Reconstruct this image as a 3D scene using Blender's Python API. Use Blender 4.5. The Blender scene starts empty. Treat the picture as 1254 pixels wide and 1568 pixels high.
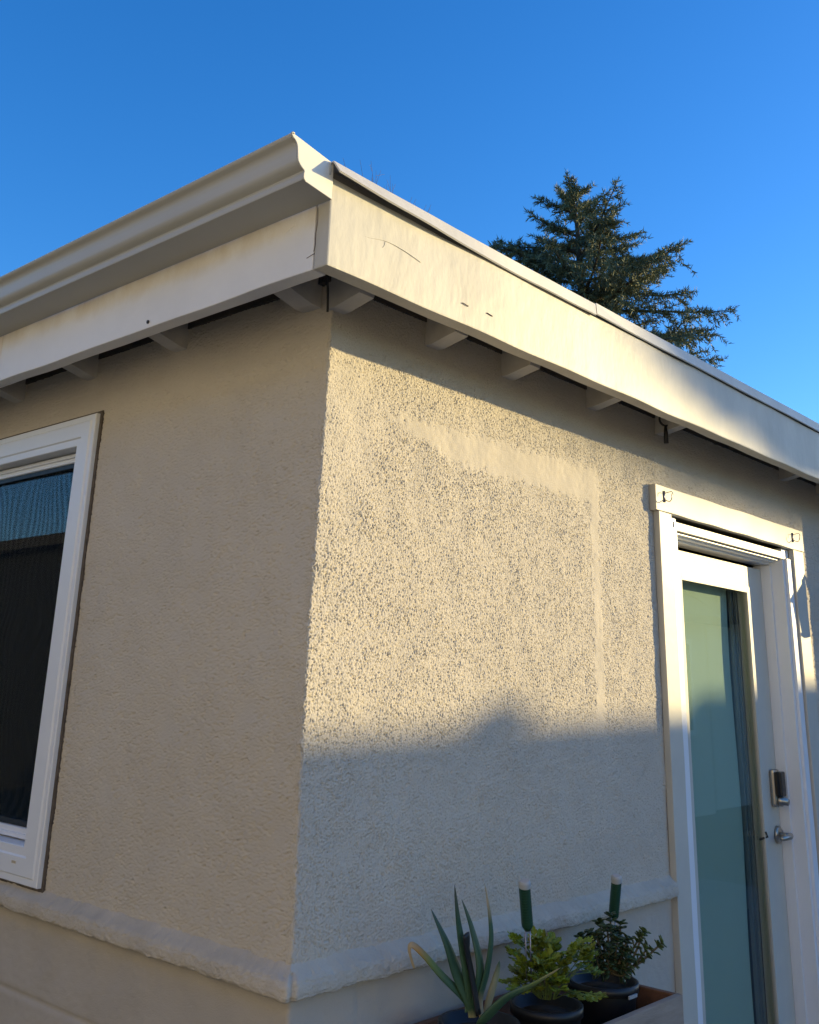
import bpy, bmesh, math, random
import numpy as np
from mathutils import Vector, Matrix

random.seed(7)
RNG = np.random.default_rng(11)
SC = bpy.context.scene
COL = SC.collection

# ------------------------------------------------------------------ camera
CAM_R = (0.6659603588723304, -0.745471425922497, 0.02773361757355249)
CAM_U = (-0.24490994237405359, -0.18336931728811157, 0.9520476950256378)
CAM_F = (0.7046388582365968, 0.6408182633246113, 0.3046900603115473)
cam = bpy.data.cameras.new('camera')
cam_ob = bpy.data.objects.new('camera', cam)
COL.objects.link(cam_ob)
M = Matrix.Identity(4)
for i in range(3):
    M[i][0] = CAM_R[i]; M[i][1] = CAM_U[i]; M[i][2] = -CAM_F[i]
M[0][3], M[1][3], M[2][3] = -1.57603, -1.70668, 1.46766
cam_ob.matrix_world = M
cam.sensor_width = 36; cam.sensor_fit = 'AUTO'
cam.lens = 1532.23 / 1568 * 36
cam.shift_x = (627 - 624.4) / 1568
cam.shift_y = (558.6 - 784) / 1568
cam.clip_start = 0.05; cam.clip_end = 2000
SC.camera = cam_ob

# ------------------------------------------------------------------ light
TO_SUN = Vector((1.65, -1.0, 0.33)).normalized()
SUN_EL = math.asin(TO_SUN.z)
SUN_ROT = math.atan2(TO_SUN.x, TO_SUN.y)
w = bpy.data.worlds.new('World'); SC.world = w; w.use_nodes = True
nt = w.node_tree; nt.nodes.clear()
sky = nt.nodes.new('ShaderNodeTexSky'); sky.sky_type = 'NISHITA'
sky.sun_disc = False; sky.sun_elevation = SUN_EL; sky.sun_rotation = SUN_ROT
sky.altitude = 0; sky.air_density = 1.0; sky.dust_density = 0.4; sky.ozone_density = 4.0
bg = nt.nodes.new('ShaderNodeBackground'); bg.inputs['Strength'].default_value = 0.15
wo = nt.nodes.new('ShaderNodeOutputWorld')
hs = nt.nodes.new('ShaderNodeHueSaturation'); hs.inputs['Saturation'].default_value = 1.19; hs.inputs['Hue'].default_value = .509
nt.links.new(sky.outputs[0], hs.inputs['Color']); nt.links.new(hs.outputs[0], bg.inputs['Color']); nt.links.new(bg.outputs[0], wo.inputs['Surface'])
sun = bpy.data.lights.new('sun', 'SUN'); sun.energy = 3.1; sun.angle = math.radians(0.53)
sun.color = (1.0, 0.775, 0.37)
sun_ob = bpy.data.objects.new('sun', sun); COL.objects.link(sun_ob)
sun_ob.rotation_euler = TO_SUN.to_track_quat('Z', 'Y').to_euler()
sun_ob.location = TO_SUN * 60
SC.view_settings.view_transform = 'Standard'; SC.view_settings.look = 'None'
SC.view_settings.exposure = 1.22; SC.view_settings.gamma = 1; SC.view_settings.use_curve_mapping = False
SC.render.engine = 'CYCLES'
SC.cycles.max_bounces = 8; SC.cycles.transparent_max_bounces = 16

# ------------------------------------------------------------------ materials
def mat(name, rgb, rough=.7, mott=0., mscale=4., bump=0., bscale=60., dark=None, spec=.5, metallic=0., stretch=None, detail=5., coat=0.):
    m = bpy.data.materials.new(name); m.use_nodes = True
    n = m.node_tree; b = n.nodes['Principled BSDF']
    b.inputs['Roughness'].default_value = rough; b.inputs['Metallic'].default_value = metallic
    b.inputs['Specular IOR Level'].default_value = spec
    b.inputs['Base Color'].default_value = (*rgb, 1)
    b.inputs['Coat Weight'].default_value = coat
    tc = n.nodes.new('ShaderNodeTexCoord')
    src = tc.outputs['Object']
    if stretch:
        mp = n.nodes.new('ShaderNodeMapping'); mp.inputs['Scale'].default_value = stretch
        n.links.new(src, mp.inputs['Vector']); src = mp.outputs[0]
    if mott or dark:
        t = n.nodes.new('ShaderNodeTexNoise'); t.inputs['Scale'].default_value = mscale
        t.inputs['Detail'].default_value = 7; t.inputs['Roughness'].default_value = .62
        n.links.new(src, t.inputs['Vector'])
        r = n.nodes.new('ShaderNodeValToRGB')
        d = dark or tuple(c * (1 - mott) for c in rgb)
        r.color_ramp.elements[0].position = .32; r.color_ramp.elements[1].position = .66
        r.color_ramp.elements[0].color = (*d, 1); r.color_ramp.elements[1].color = (*rgb, 1)
        n.links.new(t.outputs['Fac'], r.inputs['Fac']); n.links.new(r.outputs[0], b.inputs['Base Color'])
    if bump:
        t2 = n.nodes.new('ShaderNodeTexNoise'); t2.inputs['Scale'].default_value = bscale
        t2.inputs['Detail'].default_value = detail
        n.links.new(src, t2.inputs['Vector'])
        bp = n.nodes.new('ShaderNodeBump'); bp.inputs['Strength'].default_value = bump; bp.inputs['Distance'].default_value = .004
        n.links.new(t2.outputs['Fac'], bp.inputs['Height']); n.links.new(bp.outputs[0], b.inputs['Normal'])
    return m

def nodes_of(m): return m.node_tree.nodes, m.node_tree.links, m.node_tree.nodes['Principled BSDF']

WALL = mat('stucco_paint', (.60, .545, .462), .85, .09, 2.2, .4, 420, spec=.25)
LOWER = mat('lower_wall_shaded_paint', (.50, .45, .385), .88, .12, 2.0, .35, 300, spec=.25)  # wall colour darkened to hold the shade below band and planter
TRIMM = mat('trim_plaster', (.58, .52, .43), .85, .18, 9, .7, 220, spec=.25)
WHITE = mat('white_trim_paint', (.62, .60, .54), .45, .05, 3, .12, 40)
VINYL = mat('white_vinyl', (.80, .82, .85), .35, .03, 5)
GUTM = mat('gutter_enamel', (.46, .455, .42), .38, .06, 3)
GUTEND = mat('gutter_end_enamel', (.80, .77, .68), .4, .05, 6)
DRIPM = mat('drip_edge_metal', (.60, .58, .54), .4, .12, 10)
TAILM = mat('tail_paint', (.58, .55, .50), .6, .18, 14, .15, 60)
DECKM = mat('roof_deck', (.10, .085, .07), .85, .3, 6)
ROOFM = mat('roof_membrane', (.18, .17, .16), .9, .3, 3)
DARKIN = mat('interior_plaster', (.30, .29, .27), .9)
FLOORIN = mat('interior_floor', (.16, .11, .07), .7)
DARKW = mat('wire_black', (.02, .02, .02), .5)
RUST = mat('rusty_steel', (.10, .055, .035), .6, .3, 60)
STEEL = mat('zinc_steel', (.30, .28, .34), .32, .1, 40, metallic=.8)
NICKEL = mat('satin_nickel', (.46, .42, .36), .3, .05, 30, metallic=.9)
BLACKGL = mat('black_keypad', (.012, .013, .016), .18)
SHADE = mat('door_shade', (.58, .67, .60), .8, .05, 2)
WOODP = mat('planter_wood', (.36, .30, .245), .8, .35, 5, .3, 60, stretch=(1, 6, 6))
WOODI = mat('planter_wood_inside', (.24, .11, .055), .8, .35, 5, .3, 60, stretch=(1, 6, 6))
POTM = mat('nursery_pot', (.014, .014, .015), .45)
SOIL = mat('potting_soil', (.035, .026, .02), .95, .4, 30, .8, 80)
STAKEG = mat('stake_green', (.012, .055, .03), .35)
CAPW = mat('stake_cap', (.36, .38, .39), .45)
CONC = mat('patio_concrete', (.25, .24, .225), .9, .2, 3, .3, 90)
EARTH = mat('yard_ground', (.10, .10, .06), .95, .4, .8)
CREAM = mat('cream_siding', (.52, .49, .45), .8, .08, 1.5)
GREYSID = mat('grey_siding', (.70, .66, .59), .8, .08, 1.5)
SHING = mat('roof_shingle', (.06, .06, .062), .9, .3, 6)
GLASSD = mat('dark_window_glass', (.02, .025, .03), .08)
BARK = mat('bark', (.085, .06, .042), .9, .35, 8)
NEED = mat('cedar_needles', (.20, .205, .095), .7, .45, .9, dark=(.10, .12, .07))
HEDGE = mat('hedge_leaf', (.030, .044, .018), .6, .4, 2)
BROADL = mat('broad_leaf', (.05, .075, .03), .6, .4, 1)
TWIGM = mat('bare_twig', (.16, .12, .10), .8)
CAULK = mat('sealant', (.72, .70, .62), .5)
PUTTY = mat('window_caulk', (.13, .105, .085), .8, .5, 40)

# left fascia: ochre water stains along the top and faint scuffs
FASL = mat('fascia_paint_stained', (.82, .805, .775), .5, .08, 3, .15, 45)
def stain(m, zt, zb, rgb, axis_scale):
    N, L, b = nodes_of(m)
    old = b.inputs['Base Color'].links[0].from_socket
    geo = N.new('ShaderNodeNewGeometry'); sp = N.new('ShaderNodeSeparateXYZ'); L.new(geo.outputs['Position'], sp.inputs[0])
    mr = N.new('ShaderNodeMapRange'); mr.inputs['From Min'].default_value = zb; mr.inputs['From Max'].default_value = zt
    L.new(sp.outputs['Z'], mr.inputs['Value'])
    nz = N.new('ShaderNodeTexNoise'); nz.inputs['Scale'].default_value = 7; nz.inputs['Detail'].default_value = 8; nz.inputs['Roughness'].default_value = .7
    mp = N.new('ShaderNodeMapping'); mp.inputs['Scale'].default_value = axis_scale
    L.new(geo.outputs['Position'], mp.inputs['Vector']); L.new(mp.outputs[0], nz.inputs['Vector'])
    mu = N.new('ShaderNodeMath'); mu.operation = 'MULTIPLY'; L.new(mr.outputs[0], mu.inputs[0]); L.new(nz.outputs['Fac'], mu.inputs[1])
    rp = N.new('ShaderNodeValToRGB'); rp.color_ramp.elements[0].position = .22; rp.color_ramp.elements[1].position = .72
    rp.color_ramp.elements[0].color = (0, 0, 0, 1); rp.color_ramp.elements[1].color = (.95, .95, .95, 1)
    L.new(mu.outputs[0], rp.inputs['Fac'])
    mx = N.new('ShaderNodeMixRGB'); L.new(rp.outputs[0], mx.inputs['Fac']); L.new(old, mx.inputs['Color1']); mx.inputs['Color2'].default_value = (*rgb, 1)
    L.new(mx.outputs[0], b.inputs['Base Color'])
stain(FASL, 2.50, 2.36, (.50, .38, .20), (.6, .9, .6))
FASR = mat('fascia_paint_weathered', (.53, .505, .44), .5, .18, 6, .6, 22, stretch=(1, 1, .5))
TRIMW = mat('door_trim_paint', (.57, .545, .475), .5, .08, 5, .15, 30)

def glass_mat(name, tint, rough, f0, wave=False):
    m = bpy.data.materials.new(name); m.use_nodes = True
    n = m.node_tree; n.nodes.clear()
    out = n.nodes.new('ShaderNodeOutputMaterial'); mix = n.nodes.new('ShaderNodeMixShader')
    tr = n.nodes.new('ShaderNodeBsdfTransparent'); tr.inputs[0].default_value = (*tint, 1)
    gl = n.nodes.new('ShaderNodeBsdfGlossy'); gl.inputs['Roughness'].default_value = rough
    fr = n.nodes.new('ShaderNodeFresnel'); fr.inputs['IOR'].default_value = f0
    geo = n.nodes.new('ShaderNodeNewGeometry'); mr = n.nodes.new('ShaderNodeMapRange')
    mr.inputs['To Min'].default_value = f0; mr.inputs['To Max'].default_value = 1 / f0      # same reflectance from both faces of the sheet
    n.links.new(geo.outputs['Backfacing'], mr.inputs[0]); n.links.new(mr.outputs[0], fr.inputs['IOR'])
    n.links.new(fr.outputs[0], mix.inputs[0]); n.links.new(tr.outputs[0], mix.inputs[1]); n.links.new(gl.outputs[0], mix.inputs[2])
    n.links.new(mix.outputs[0], out.inputs[0])
    return m
WGLASS = glass_mat('window_glass', (.55, .58, .58), .01, 2.3)
DGLASS = glass_mat('door_glass', (.84, .89, .86), .02, 1.6)

# ------------------------------------------------------------------ helpers
def link(name, me, m, parent=None, loc=None):
    o = bpy.data.objects.new(name, me); COL.objects.link(o)
    if m is not None:
        for mm in (m if isinstance(m, (list, tuple)) else [m]): me.materials.append(mm)
    if loc is not None: o.location = loc
    if parent is not None: set_parent(o, parent)
    return o

def set_parent(o, p):
    o.parent = p
    o.matrix_parent_inverse = world_of(p).inverted()

def world_of(p):
    Mx = Matrix.Identity(4); chain = []
    while p: chain.append(p); p = p.parent
    for q in reversed(chain):
        Mx = Mx @ q.matrix_parent_inverse @ q.matrix_basis
    return Mx

def tag(o, label=None, cat=None, group=None, kind=None):
    if label: o['label'] = label
    if cat: o['category'] = cat
    if group: o['group'] = group
    if kind: o['kind'] = kind
    return o

def empty(name, loc, label, cat, group=None):
    o = bpy.data.objects.new(name, None); COL.objects.link(o); o.location = loc
    o.empty_display_size = .1
    return tag(o, label, cat, group)

def bm_box(bm, lo, hi, bev=0.):
    r = bmesh.ops.create_cube(bm, size=1)
    vs = r['verts']
    for v in vs:
        v.co = Vector([lo[i] + (v.co[i] + .5) * (hi[i] - lo[i]) for i in range(3)])
    if bev:
        es = list({e for v in vs for e in v.link_edges})
        bmesh.ops.bevel(bm, geom=es, offset=bev, segments=2, affect='EDGES', profile=.6)

def bm_obj(name, bm, m, parent=None, smooth=False):
    me = bpy.data.meshes.new(name); bm.normal_update(); bm.to_mesh(me); bm.free()
    if smooth:
        me.polygons.foreach_set('use_smooth', [True] * len(me.polygons))
    return link(name, me, m, parent)

def box(name, lo, hi, m, parent=None, bev=.002):
    bm = bmesh.new(); bm_box(bm, lo, hi, bev); return bm_obj(name, bm, m, parent)

def boxes(name, items, m, parent=None, bev=0.):
    bm = bmesh.new()
    for lo, hi in items: bm_box(bm, lo, hi, bev)
    return bm_obj(name, bm, m, parent)

def plank(name, lo, hi, axis, m, parent, seg=60, wob=.0025, bev=.003, seed=0):
    """long board with slight hand-worn waviness"""
    bm = bmesh.new(); bm_box(bm, lo, hi, bev)
    L = hi[axis] - lo[axis]
    for k in range(1, seg):
        no = [0, 0, 0]; no[axis] = 1; co = [0, 0, 0]; co[axis] = lo[axis] + L * k / seg
        bmesh.ops.bisect_plane(bm, geom=bm.verts[:] + bm.edges[:] + bm.faces[:], plane_co=co, plane_no=no)
    rg = np.random.default_rng(seed); ph = rg.uniform(0, 6.3, 12); fq = rg.uniform(1.5, 22, 12)
    others = [i for i in range(3) if i != axis]
    for v in bm.verts:
        t = v.co[axis]
        for q, i in enumerate(others):
            mid = (lo[i] + hi[i]) / 2; s = 1 if v.co[i] > mid else -1
            j = q * 6 + (3 if s > 0 else 0)
            d = sum(math.sin(t * fq[j + a] + ph[j + a]) / (1 + a) for a in range(3)) * wob * .5
            v.co[i] += d
    return bm_obj(name, bm, m, parent)

def extrude_profile(name, prof, axis, a, b, m, parent, close=True, seg=1, smooth=False, wob=0., seed=0, shell=False):
    """prof: list of (u, z); axis 'x': u=y ; axis 'y': u=x"""
    n = len(prof); vs = []; fs = []
    rg = np.random.default_rng(seed); ph = rg.uniform(0, 6, 4); fq = rg.uniform(2, 9, 4)
    for k in range(seg + 1):
        t = a + (b - a) * k / seg
        d = sum(math.sin(t * fq[i] + ph[i]) for i in range(4)) * wob
        for u, z in prof:
            vs.append((t, u + d, z + d * .6) if axis == 'x' else (u + d, t, z + d * .6))
    for k in range(seg):
        for i in range(n if close else n - 1):
            j = (i + 1) % n
            fs.append((k * n + i, k * n + j, (k + 1) * n + j, (k + 1) * n + i))
    if close and shell:                       # thin folded sheet: close its ends with a strip of quads
        for e0 in (0, seg * n):
            for i in range(n // 2 - 1): fs.append((e0 + i, e0 + i + 1, e0 + n - 2 - i, e0 + n - 1 - i))
    elif close:
        fs.append(tuple(range(n - 1, -1, -1))); fs.append(tuple(range(seg * n, seg * n + n)))
    me = bpy.data.meshes.new(name); me.from_pydata(vs, [], fs)
    bm = bmesh.new(); bm.from_mesh(me); bmesh.ops.recalc_face_normals(bm, faces=bm.faces[:]); bm.to_mesh(me); bm.free()
    if smooth: me.polygons.foreach_set('use_smooth', [True] * len(me.polygons))
    return link(name, me, m, parent)

def tube_geo(pts, rad, sides=8, cap=True, flat=None):
    """vertices / faces of a tapered tube; flat = (side vector scale a, b)"""
    P = [Vector(p) for p in pts]; n = len(P); vs = []; fs = []
    if not isinstance(rad, (list, tuple)): rad = [rad] * n
    t0 = (P[1] - P[0]).normalized()
    up = Vector((0, 0, 1)) if abs(t0.z) < .9 else Vector((0, 1, 0))
    sx = t0.cross(up).normalized()
    for i in range(n):
        t = (P[min(i + 1, n - 1)] - P[max(i - 1, 0)])
        if t.length < 1e-9: t = t0
        t = t.normalized()
        sx = (sx - t * sx.dot(t)).normalized(); sy = t.cross(sx)
        for k in range(sides):
            a = 2 * math.pi * k / sides
            vs.append(P[i] + (sx * math.cos(a) + sy * math.sin(a) * (flat or 1)) * rad[i])
    for i in range(n - 1):
        for k in range(sides):
            k2 = (k + 1) % sides
            fs.append((i * sides + k, i * sides + k2, (i + 1) * sides + k2, (i + 1) * sides + k))
    if cap:
        fs.append(tuple(range(sides - 1, -1, -1))); fs.append(tuple(range((n - 1) * sides, n * sides)))
    return vs, fs

class MB:
    def __init__(s): s.v = []; s.f = []
    def add(s, g):
        o = len(s.v); s.v += [tuple(q) for q in g[0]]; s.f += [tuple(i + o for i in q) for q in g[1]]; return s
    def tube(s, *a, **k): return s.add(tube_geo(*a, **k))
    def box(s, lo, hi):
        c = [(x, y, z) for x in (lo[0], hi[0]) for y in (lo[1], hi[1]) for z in (lo[2], hi[2])]
        return s.add((c, [(0, 1, 3, 2), (4, 6, 7, 5), (0, 4, 5, 1), (2, 3, 7, 6), (0, 2, 6, 4), (1, 5, 7, 3)]))
    def build(s, name, m, parent=None, smooth=True):
        me = bpy.data.meshes.new(name); me.from_pydata(s.v, [], s.f)
        if smooth: me.polygons.foreach_set('use_smooth', [True] * len(me.polygons))
        return link(name, me, m, parent)

def lathe(prof, c, sides=24, ax=None):
    vs = []; fs = []; n = len(prof)
    for r, z in prof:
        for k in range(sides):
            a = 2 * math.pi * k / sides
            vs.append((c[0] + r * math.cos(a), c[1] + r * math.sin(a), c[2] + z))
    for i in range(n - 1):
        for k in range(sides):
            k2 = (k + 1) % sides
            fs.append((i * sides + k, i * sides + k2, (i + 1) * sides + k2, (i + 1) * sides + k))
    fs.append(tuple(range(sides - 1, -1, -1))); fs.append(tuple(range((n - 1) * sides, n * sides)))
    return vs, fs

def smooth_path(pts, n=6):
    P = [Vector(p) for p in pts]; out = []
    for i in range(len(P) - 1):
        p0 = P[max(i - 1, 0)]; p1 = P[i]; p2 = P[i + 1]; p3 = P[min(i + 2, len(P) - 1)]
        for k in range(n):
            t = k / n
            out.append(.5 * ((2 * p1) + (p2 - p0) * t + (2 * p0 - 5 * p1 + 4 * p2 - p3) * t * t + (3 * p1 - p0 - 3 * p2 + p3) * t ** 3))
    out.append(P[-1]); return out

# ------------------------------------------------------------------ ground
def sheet(name, x0, x1, y0, y1, z, m):
    me = bpy.data.meshes.new(name)
    me.from_pydata([(x0, y0, z), (x1, y0, z), (x1, y1, z), (x0, y1, z)], [], [(0, 1, 2, 3)])
    o = link(name, me, m); o['kind'] = 'structure'; return o
sheet('ground', -600, 600, -600, 600, -.06, EARTH)
bm = bmesh.new(); bm_box(bm, (-3.6, -3.9, -.05), (7, .3, 0), 0)
bm_obj('patio', bm, CONC)['kind'] = 'structure'

# ------------------------------------------------------------------ house
house = empty('house', (0, 0, 0), 'small beige stucco house corner with white fascia boards and a glass door', 'house')

# --- noise fields for the dashed stucco (real relief)
def band_noise(n, m, lam_lo, lam_hi, seed, step):
    rg = np.random.default_rng(seed); a = rg.standard_normal((n, m))
    F = np.fft.rfft2(a)
    fy = np.fft.fftfreq(n, step)[:, None]; fx = np.fft.rfftfreq(m, step)[None, :]
    k = np.sqrt(fx * fx + fy * fy) + 1e-9
    f0, f1 = 1 / lam_hi, 1 / lam_lo
    W = np.exp(-.5 * (np.clip(f0 - k, 0, None) / (f0 * .35)) ** 2) * np.exp(-.5 * (np.clip(k - f1, 0, None) / (f1 * .25)) ** 2)
    r = np.fft.irfft2(F * W, s=(n, m)); return r / r.std()

NS = .002
NZ, NSx = 1250, 2750
n_fine = band_noise(NZ, NSx, .0052, .0082, 1, NS)
n_mid = band_noise(NZ, NSx, .02, .05, 2, NS)
n_big = band_noise(NZ, NSx, .12, .5, 3, NS)
n_trow = band_noise(NZ, NSx, .03, .09, 4, NS)
def samp(f, S, Z):
    return f[(np.clip((Z / NS).astype(int), 0, None)) % NZ, ((S + 2.2) / NS).astype(int) % NSx]

def sstep(a, b, x):
    t = np.clip((x - a) / (b - a), 0, 1); return t * t * (3 - 2 * t)

CZ = np.array([.85, 1.05, 1.312, 1.6, 1.9, 2.25, 2.5]); CD = np.array([.0, .001, -.004, -.004, .006, .013, .016])
def stucco_relief(S, Z):
    """height in metres, S<0 left wall, S>0 right wall"""
    fine = samp(n_fine, S, Z); mid = samp(n_mid, S, Z); big = samp(n_big, S, Z); tro = samp(n_trow, S, Z)
    g = fine * .85 + mid * .22
    dash = -np.log1p(np.exp(-(g + .42) * 3.4)) * .00122 + .00025 * np.tanh(g)      # plateaus with sharp pits
    wob = .006 * tro
    amp = np.where(S > 0, 1.0 + .12 * big, .95 + .25 * big)
    # skim-coated band under the eave and vertical trowelled strip on the right wall
    top = 2.168 + .023 * (S - .146) / 1.04 - .02; bot = 2.12 - .085 * sstep(.1, .6, S)
    m1 = sstep(0, .03, top - Z + wob) * sstep(0, .022, Z - bot + wob) * sstep(.06, .3, S) * sstep(0, .03, 1.25 - S + wob)
    m2 = sstep(0, .014, S - 1.188 + wob) * sstep(0, .014, 1.25 - S + wob) * sstep(1.28, 1.42, Z) * sstep(0, .03, 2.15 - Z)
    m3 = sstep(0, .12, .2 - np.hypot((S - .06) * 1.0, (Z - 2.1) * .8) + wob) * .4 * (S > 0)
    m = np.clip(np.maximum(np.maximum(m1 * (.93 + .0 * big), m2 * .9), m3), 0, 1)
    # left wall: patches of smooth skim
    ml = sstep(.15, .9, big + .1) * (S < 0) * .45
    amp = amp * (1 - m) * (1 - ml)
    return dash * amp + .0008 * big + m * .00022 * tro

def wall_grid(name, sv, zv, holes, m, relief, base=0., noseam=False):
    S, Z = np.meshgrid(sv, zv)
    h = relief(S, Z)
    # corner irregularity
    d = np.interp(Z, CZ, CD)
    d2 = .0011 * samp(n_trow, np.zeros_like(S), Z) + .0012 * samp(n_mid, np.zeros_like(S), Z)
    fall = np.exp(-np.clip(-S, 0, None) / .16)
    X = np.where(S >= 0, S, 0.0); Y = np.where(S < 0, -S, 0.0)
    nx = np.where(S < 0, -1.0, 0.0); ny = np.where(S >= 0, -1.0, 0.0)
    c = np.abs(S) < .006
    nx = np.where(c, -.7071, nx); ny = np.where(c, -.7071, ny)
    r = .006
    rd = np.where(np.abs(S) < r, (r - np.abs(S)) * .35, 0)          # rounded arris
    X = X + nx * (h + base - rd); Y = Y + ny * (h + base - rd)
    X = X + d * np.where(S < 0, fall, np.exp(-S / .05)) + d2 * np.exp(-np.abs(S) / .008)
    n, k = S.shape
    co = np.stack([X, Y, Z], -1).reshape(-1, 3)
    ii = np.arange(n * k).reshape(n, k)
    q = np.stack([ii[:-1, :-1], ii[:-1, 1:], ii[1:, 1:], ii[1:, :-1]], -1)
    sc = (S[:-1, :-1] + S[1:, 1:]) / 2; zc = (Z[:-1, :-1] + Z[1:, 1:]) / 2
    keep = np.ones(sc.shape, bool)
    for s0, s1, z0, z1 in holes: keep &= ~((sc > s0) & (sc < s1) & (zc > z0) & (zc < z1))
    q = q[keep]
    me = bpy.data.meshes.new(name)
    me.vertices.add(len(co)); me.vertices.foreach_set('co', co.astype(np.float32).ravel())
    me.loops.add(q.size); me.loops.foreach_set('vertex_index', q.astype(np.int32).ravel())
    me.polygons.add(len(q)); me.polygons.foreach_set('loop_start', np.arange(0, q.size, 4, dtype=np.int32))
    me.polygons.foreach_set('use_smooth', np.ones(len(q), bool))
    me.update(calc_edges=True)
    return link(name, me, m, house)

WIN = (-2.12, -1.0, .935, 2.222)
DOOR = (1.615, 2.895, -1, 2.155)
sv = np.concatenate([np.arange(-5, -2.1, .05), np.arange(-2.1, -1.05, .008), np.arange(-1.05, -.02, .0042), np.arange(-.02, 1.64, .0021), np.arange(1.64, 2.85, .005), np.arange(2.85, 3.6, .006), np.arange(3.6, 6, .06), [6.0]])
zv = np.concatenate([np.arange(.872, 2.42, .0022), [2.44, 2.5]])
wall_up = wall_grid('stucco_wall', sv, zv, [WIN, DOOR], WALL, stucco_relief)

def low_relief(S, Z):
    big = samp(n_big, S, Z); mid = samp(n_mid, S, Z); fine = samp(n_fine, S, Z)
    g = .0012 * big + .0003 * mid + .00016 * fine
    gr = np.exp(-((Z - .667 - .0006 * big) / .006) ** 2) * (S < -.0) * .005
    gv = np.exp(-((S - .2) / .004) ** 2) * .004
    return g - gr - gv
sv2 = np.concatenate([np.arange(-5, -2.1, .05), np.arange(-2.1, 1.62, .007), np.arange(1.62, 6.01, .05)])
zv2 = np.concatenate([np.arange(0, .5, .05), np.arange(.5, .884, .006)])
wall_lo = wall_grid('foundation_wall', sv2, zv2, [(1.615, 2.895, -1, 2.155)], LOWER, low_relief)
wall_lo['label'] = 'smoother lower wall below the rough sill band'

# --- rough plaster sill band round the corner
def trim_band():
    prof = [(-.002, .866), (.014, .861), (.028, .8605), (.033, .864), (.0345, .871), (.034, .884), (.032, .892), (.027, .898), (.010, .909), (.001, .917), (-.003, .922)]
    # resample profile
    pp = []
    for i in range(len(prof) - 1):
        for k in range(4):
            t = k / 4; pp.append((prof[i][0] * (1 - t) + prof[i + 1][0] * t, prof[i][1] * (1 - t) + prof[i + 1][1] * t))
    pp.append(prof[-1]); n = len(pp)
    ss = np.concatenate([np.arange(-5, -2.1, .05), np.arange(-2.1, 1.612, .003)]); k = len(ss)
    U = np.array([a for a, b in pp]); Zp = np.array([b for a, b in pp])
    S, I = np.meshgrid(ss, np.arange(n))
    u = U[I]; z = Zp[I]
    per = I * .004
    rel = .0004 * samp(n_mid, S, per + .3) + .0006 * samp(n_fine, S, per + .9) + .0003 * samp(n_trow, S, per + .1) - .0016 * np.clip(samp(n_mid, S, per + 1.3) - 1.3, 0, 2)
    cr = np.exp(-((S - .003) / .004) ** 2) * .012 * ((I > 3) & (I < 32))                       # cracked mitre
    endt = 1 - .5 * sstep(1.59, 1.612, S)
    out = np.clip((u + (rel - cr) * np.clip(u / .02, 0, 1)) * endt, -.002, None)
    z = z + .0005 * samp(n_trow, S, .2 + 0 * per) + .0005 * samp(n_mid, S, .6 + 0 * per) + .0012 * samp(n_big, S, .4 + 0 * per)
    # mitred corner: shift along s outward by offset
    cornf = np.where(np.abs(S) < .04, 1.0, 0)
    X = np.where(S >= 0, S - np.exp(-S / .02) * out, -out); Y = np.where(S < 0, -S - np.exp(S / .02) * out, -out)
    co = np.stack([X, Y, z], -1).reshape(-1, 3)
    ii = np.arange(n * k).reshape(n, k)
    q = np.stack([ii[:-1, :-1], ii[:-1, 1:], ii[1:, 1:], ii[1:, :-1]], -1).reshape(-1, 4)
    fs = [tuple(x) for x in q.tolist()] + [tuple(ii[:, -1].tolist())]
    me = bpy.data.meshes.new('sill_band'); me.from_pydata(co.tolist(), [], fs)
    me.polygons.foreach_set('use_smooth', [True] * len(me.polygons))
    o = link('sill_band', me, TRIMM, house); o['label'] = 'rough pale plaster band with a cracked mitre at the corner'
trim_band()

# --- core walls, floor, far walls (closed, so rooms stay dark)
boxes('inner_wall', [((.03, .03, 0), (.12, .98, 2.5)), ((.03, .98, 0), (.12, 2.14, .91)), ((.03, .98, 2.245), (.12, 2.14, 2.5)), ((.03, 2.14, 0), (.12, 5, 2.5)),
                     ((.12, .03, 0), (1.66, .12, 2.5)), ((1.66, .03, 2.095), (2.84, .12, 2.5)), ((2.84, .03, 0), (6, .12, 2.5)),
                     ((6, .03, 0), (6.1, 5.1, 2.5)), ((.03, 5, 0), (6, 5.1, 2.5))], DARKIN, house)
box('floor_slab', (.03, .03, -.02), (6.05, 5.05, .02), FLOORIN, house, 0)

# --- roof
ZFB, ZFT, OR, OL, TH = 2.328, 2.537, -.23, -.223, .043
boxes('roof', [((OL + TH, OR + TH, 2.497), (6.3, 5.3, 2.535))], DECKM, house)
boxes('roof_membrane', [((OL + .004, OR + .004, 2.538), (6.3, 5.3, 2.556))], ROOFM, house)
fr_ = plank('fascia_board', (OL, OR, ZFB), (6.3, OR + TH, ZFT), 0, FASR, house, 120, .0022, .004, 3)
fr_['label'] = 'sunlit cream fascia board over the right-hand wall'
fl_ = plank('fascia_board', (OL, OR + TH + .002, ZFB), (OL + TH, 1.249, ZFT), 1, FASL, house, 50, .0018, .003, 5)
fl_['label'] = 'shaded white fascia board with ochre stains under the gutter'
fl2 = plank('fascia_board', (OL, 1.252, ZFB), (OL + TH, 5.3, ZFT), 1, FASL, house, 20, .0018, .003, 6)
fl2['label'] = 'second fascia board butted on at the far left'
def part_tubes(name, lst, m, parent, sides=6, r=.001):
    b = MB()
    for pts in lst: b.tube(pts, r, sides)
    return b.build(name, m, parent)
# staples on the fascia
for x, z in ((.252, 2.382), (.352, 2.385)):
    part_tubes('staple', [[(x - .010, OR + .004, z), (x - .010, OR - .003, z), (x + .012, OR - .0035, z - .002), (x + .012, OR + .004, z - .002)]], RUST, fr_, 6, .0012)
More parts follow.
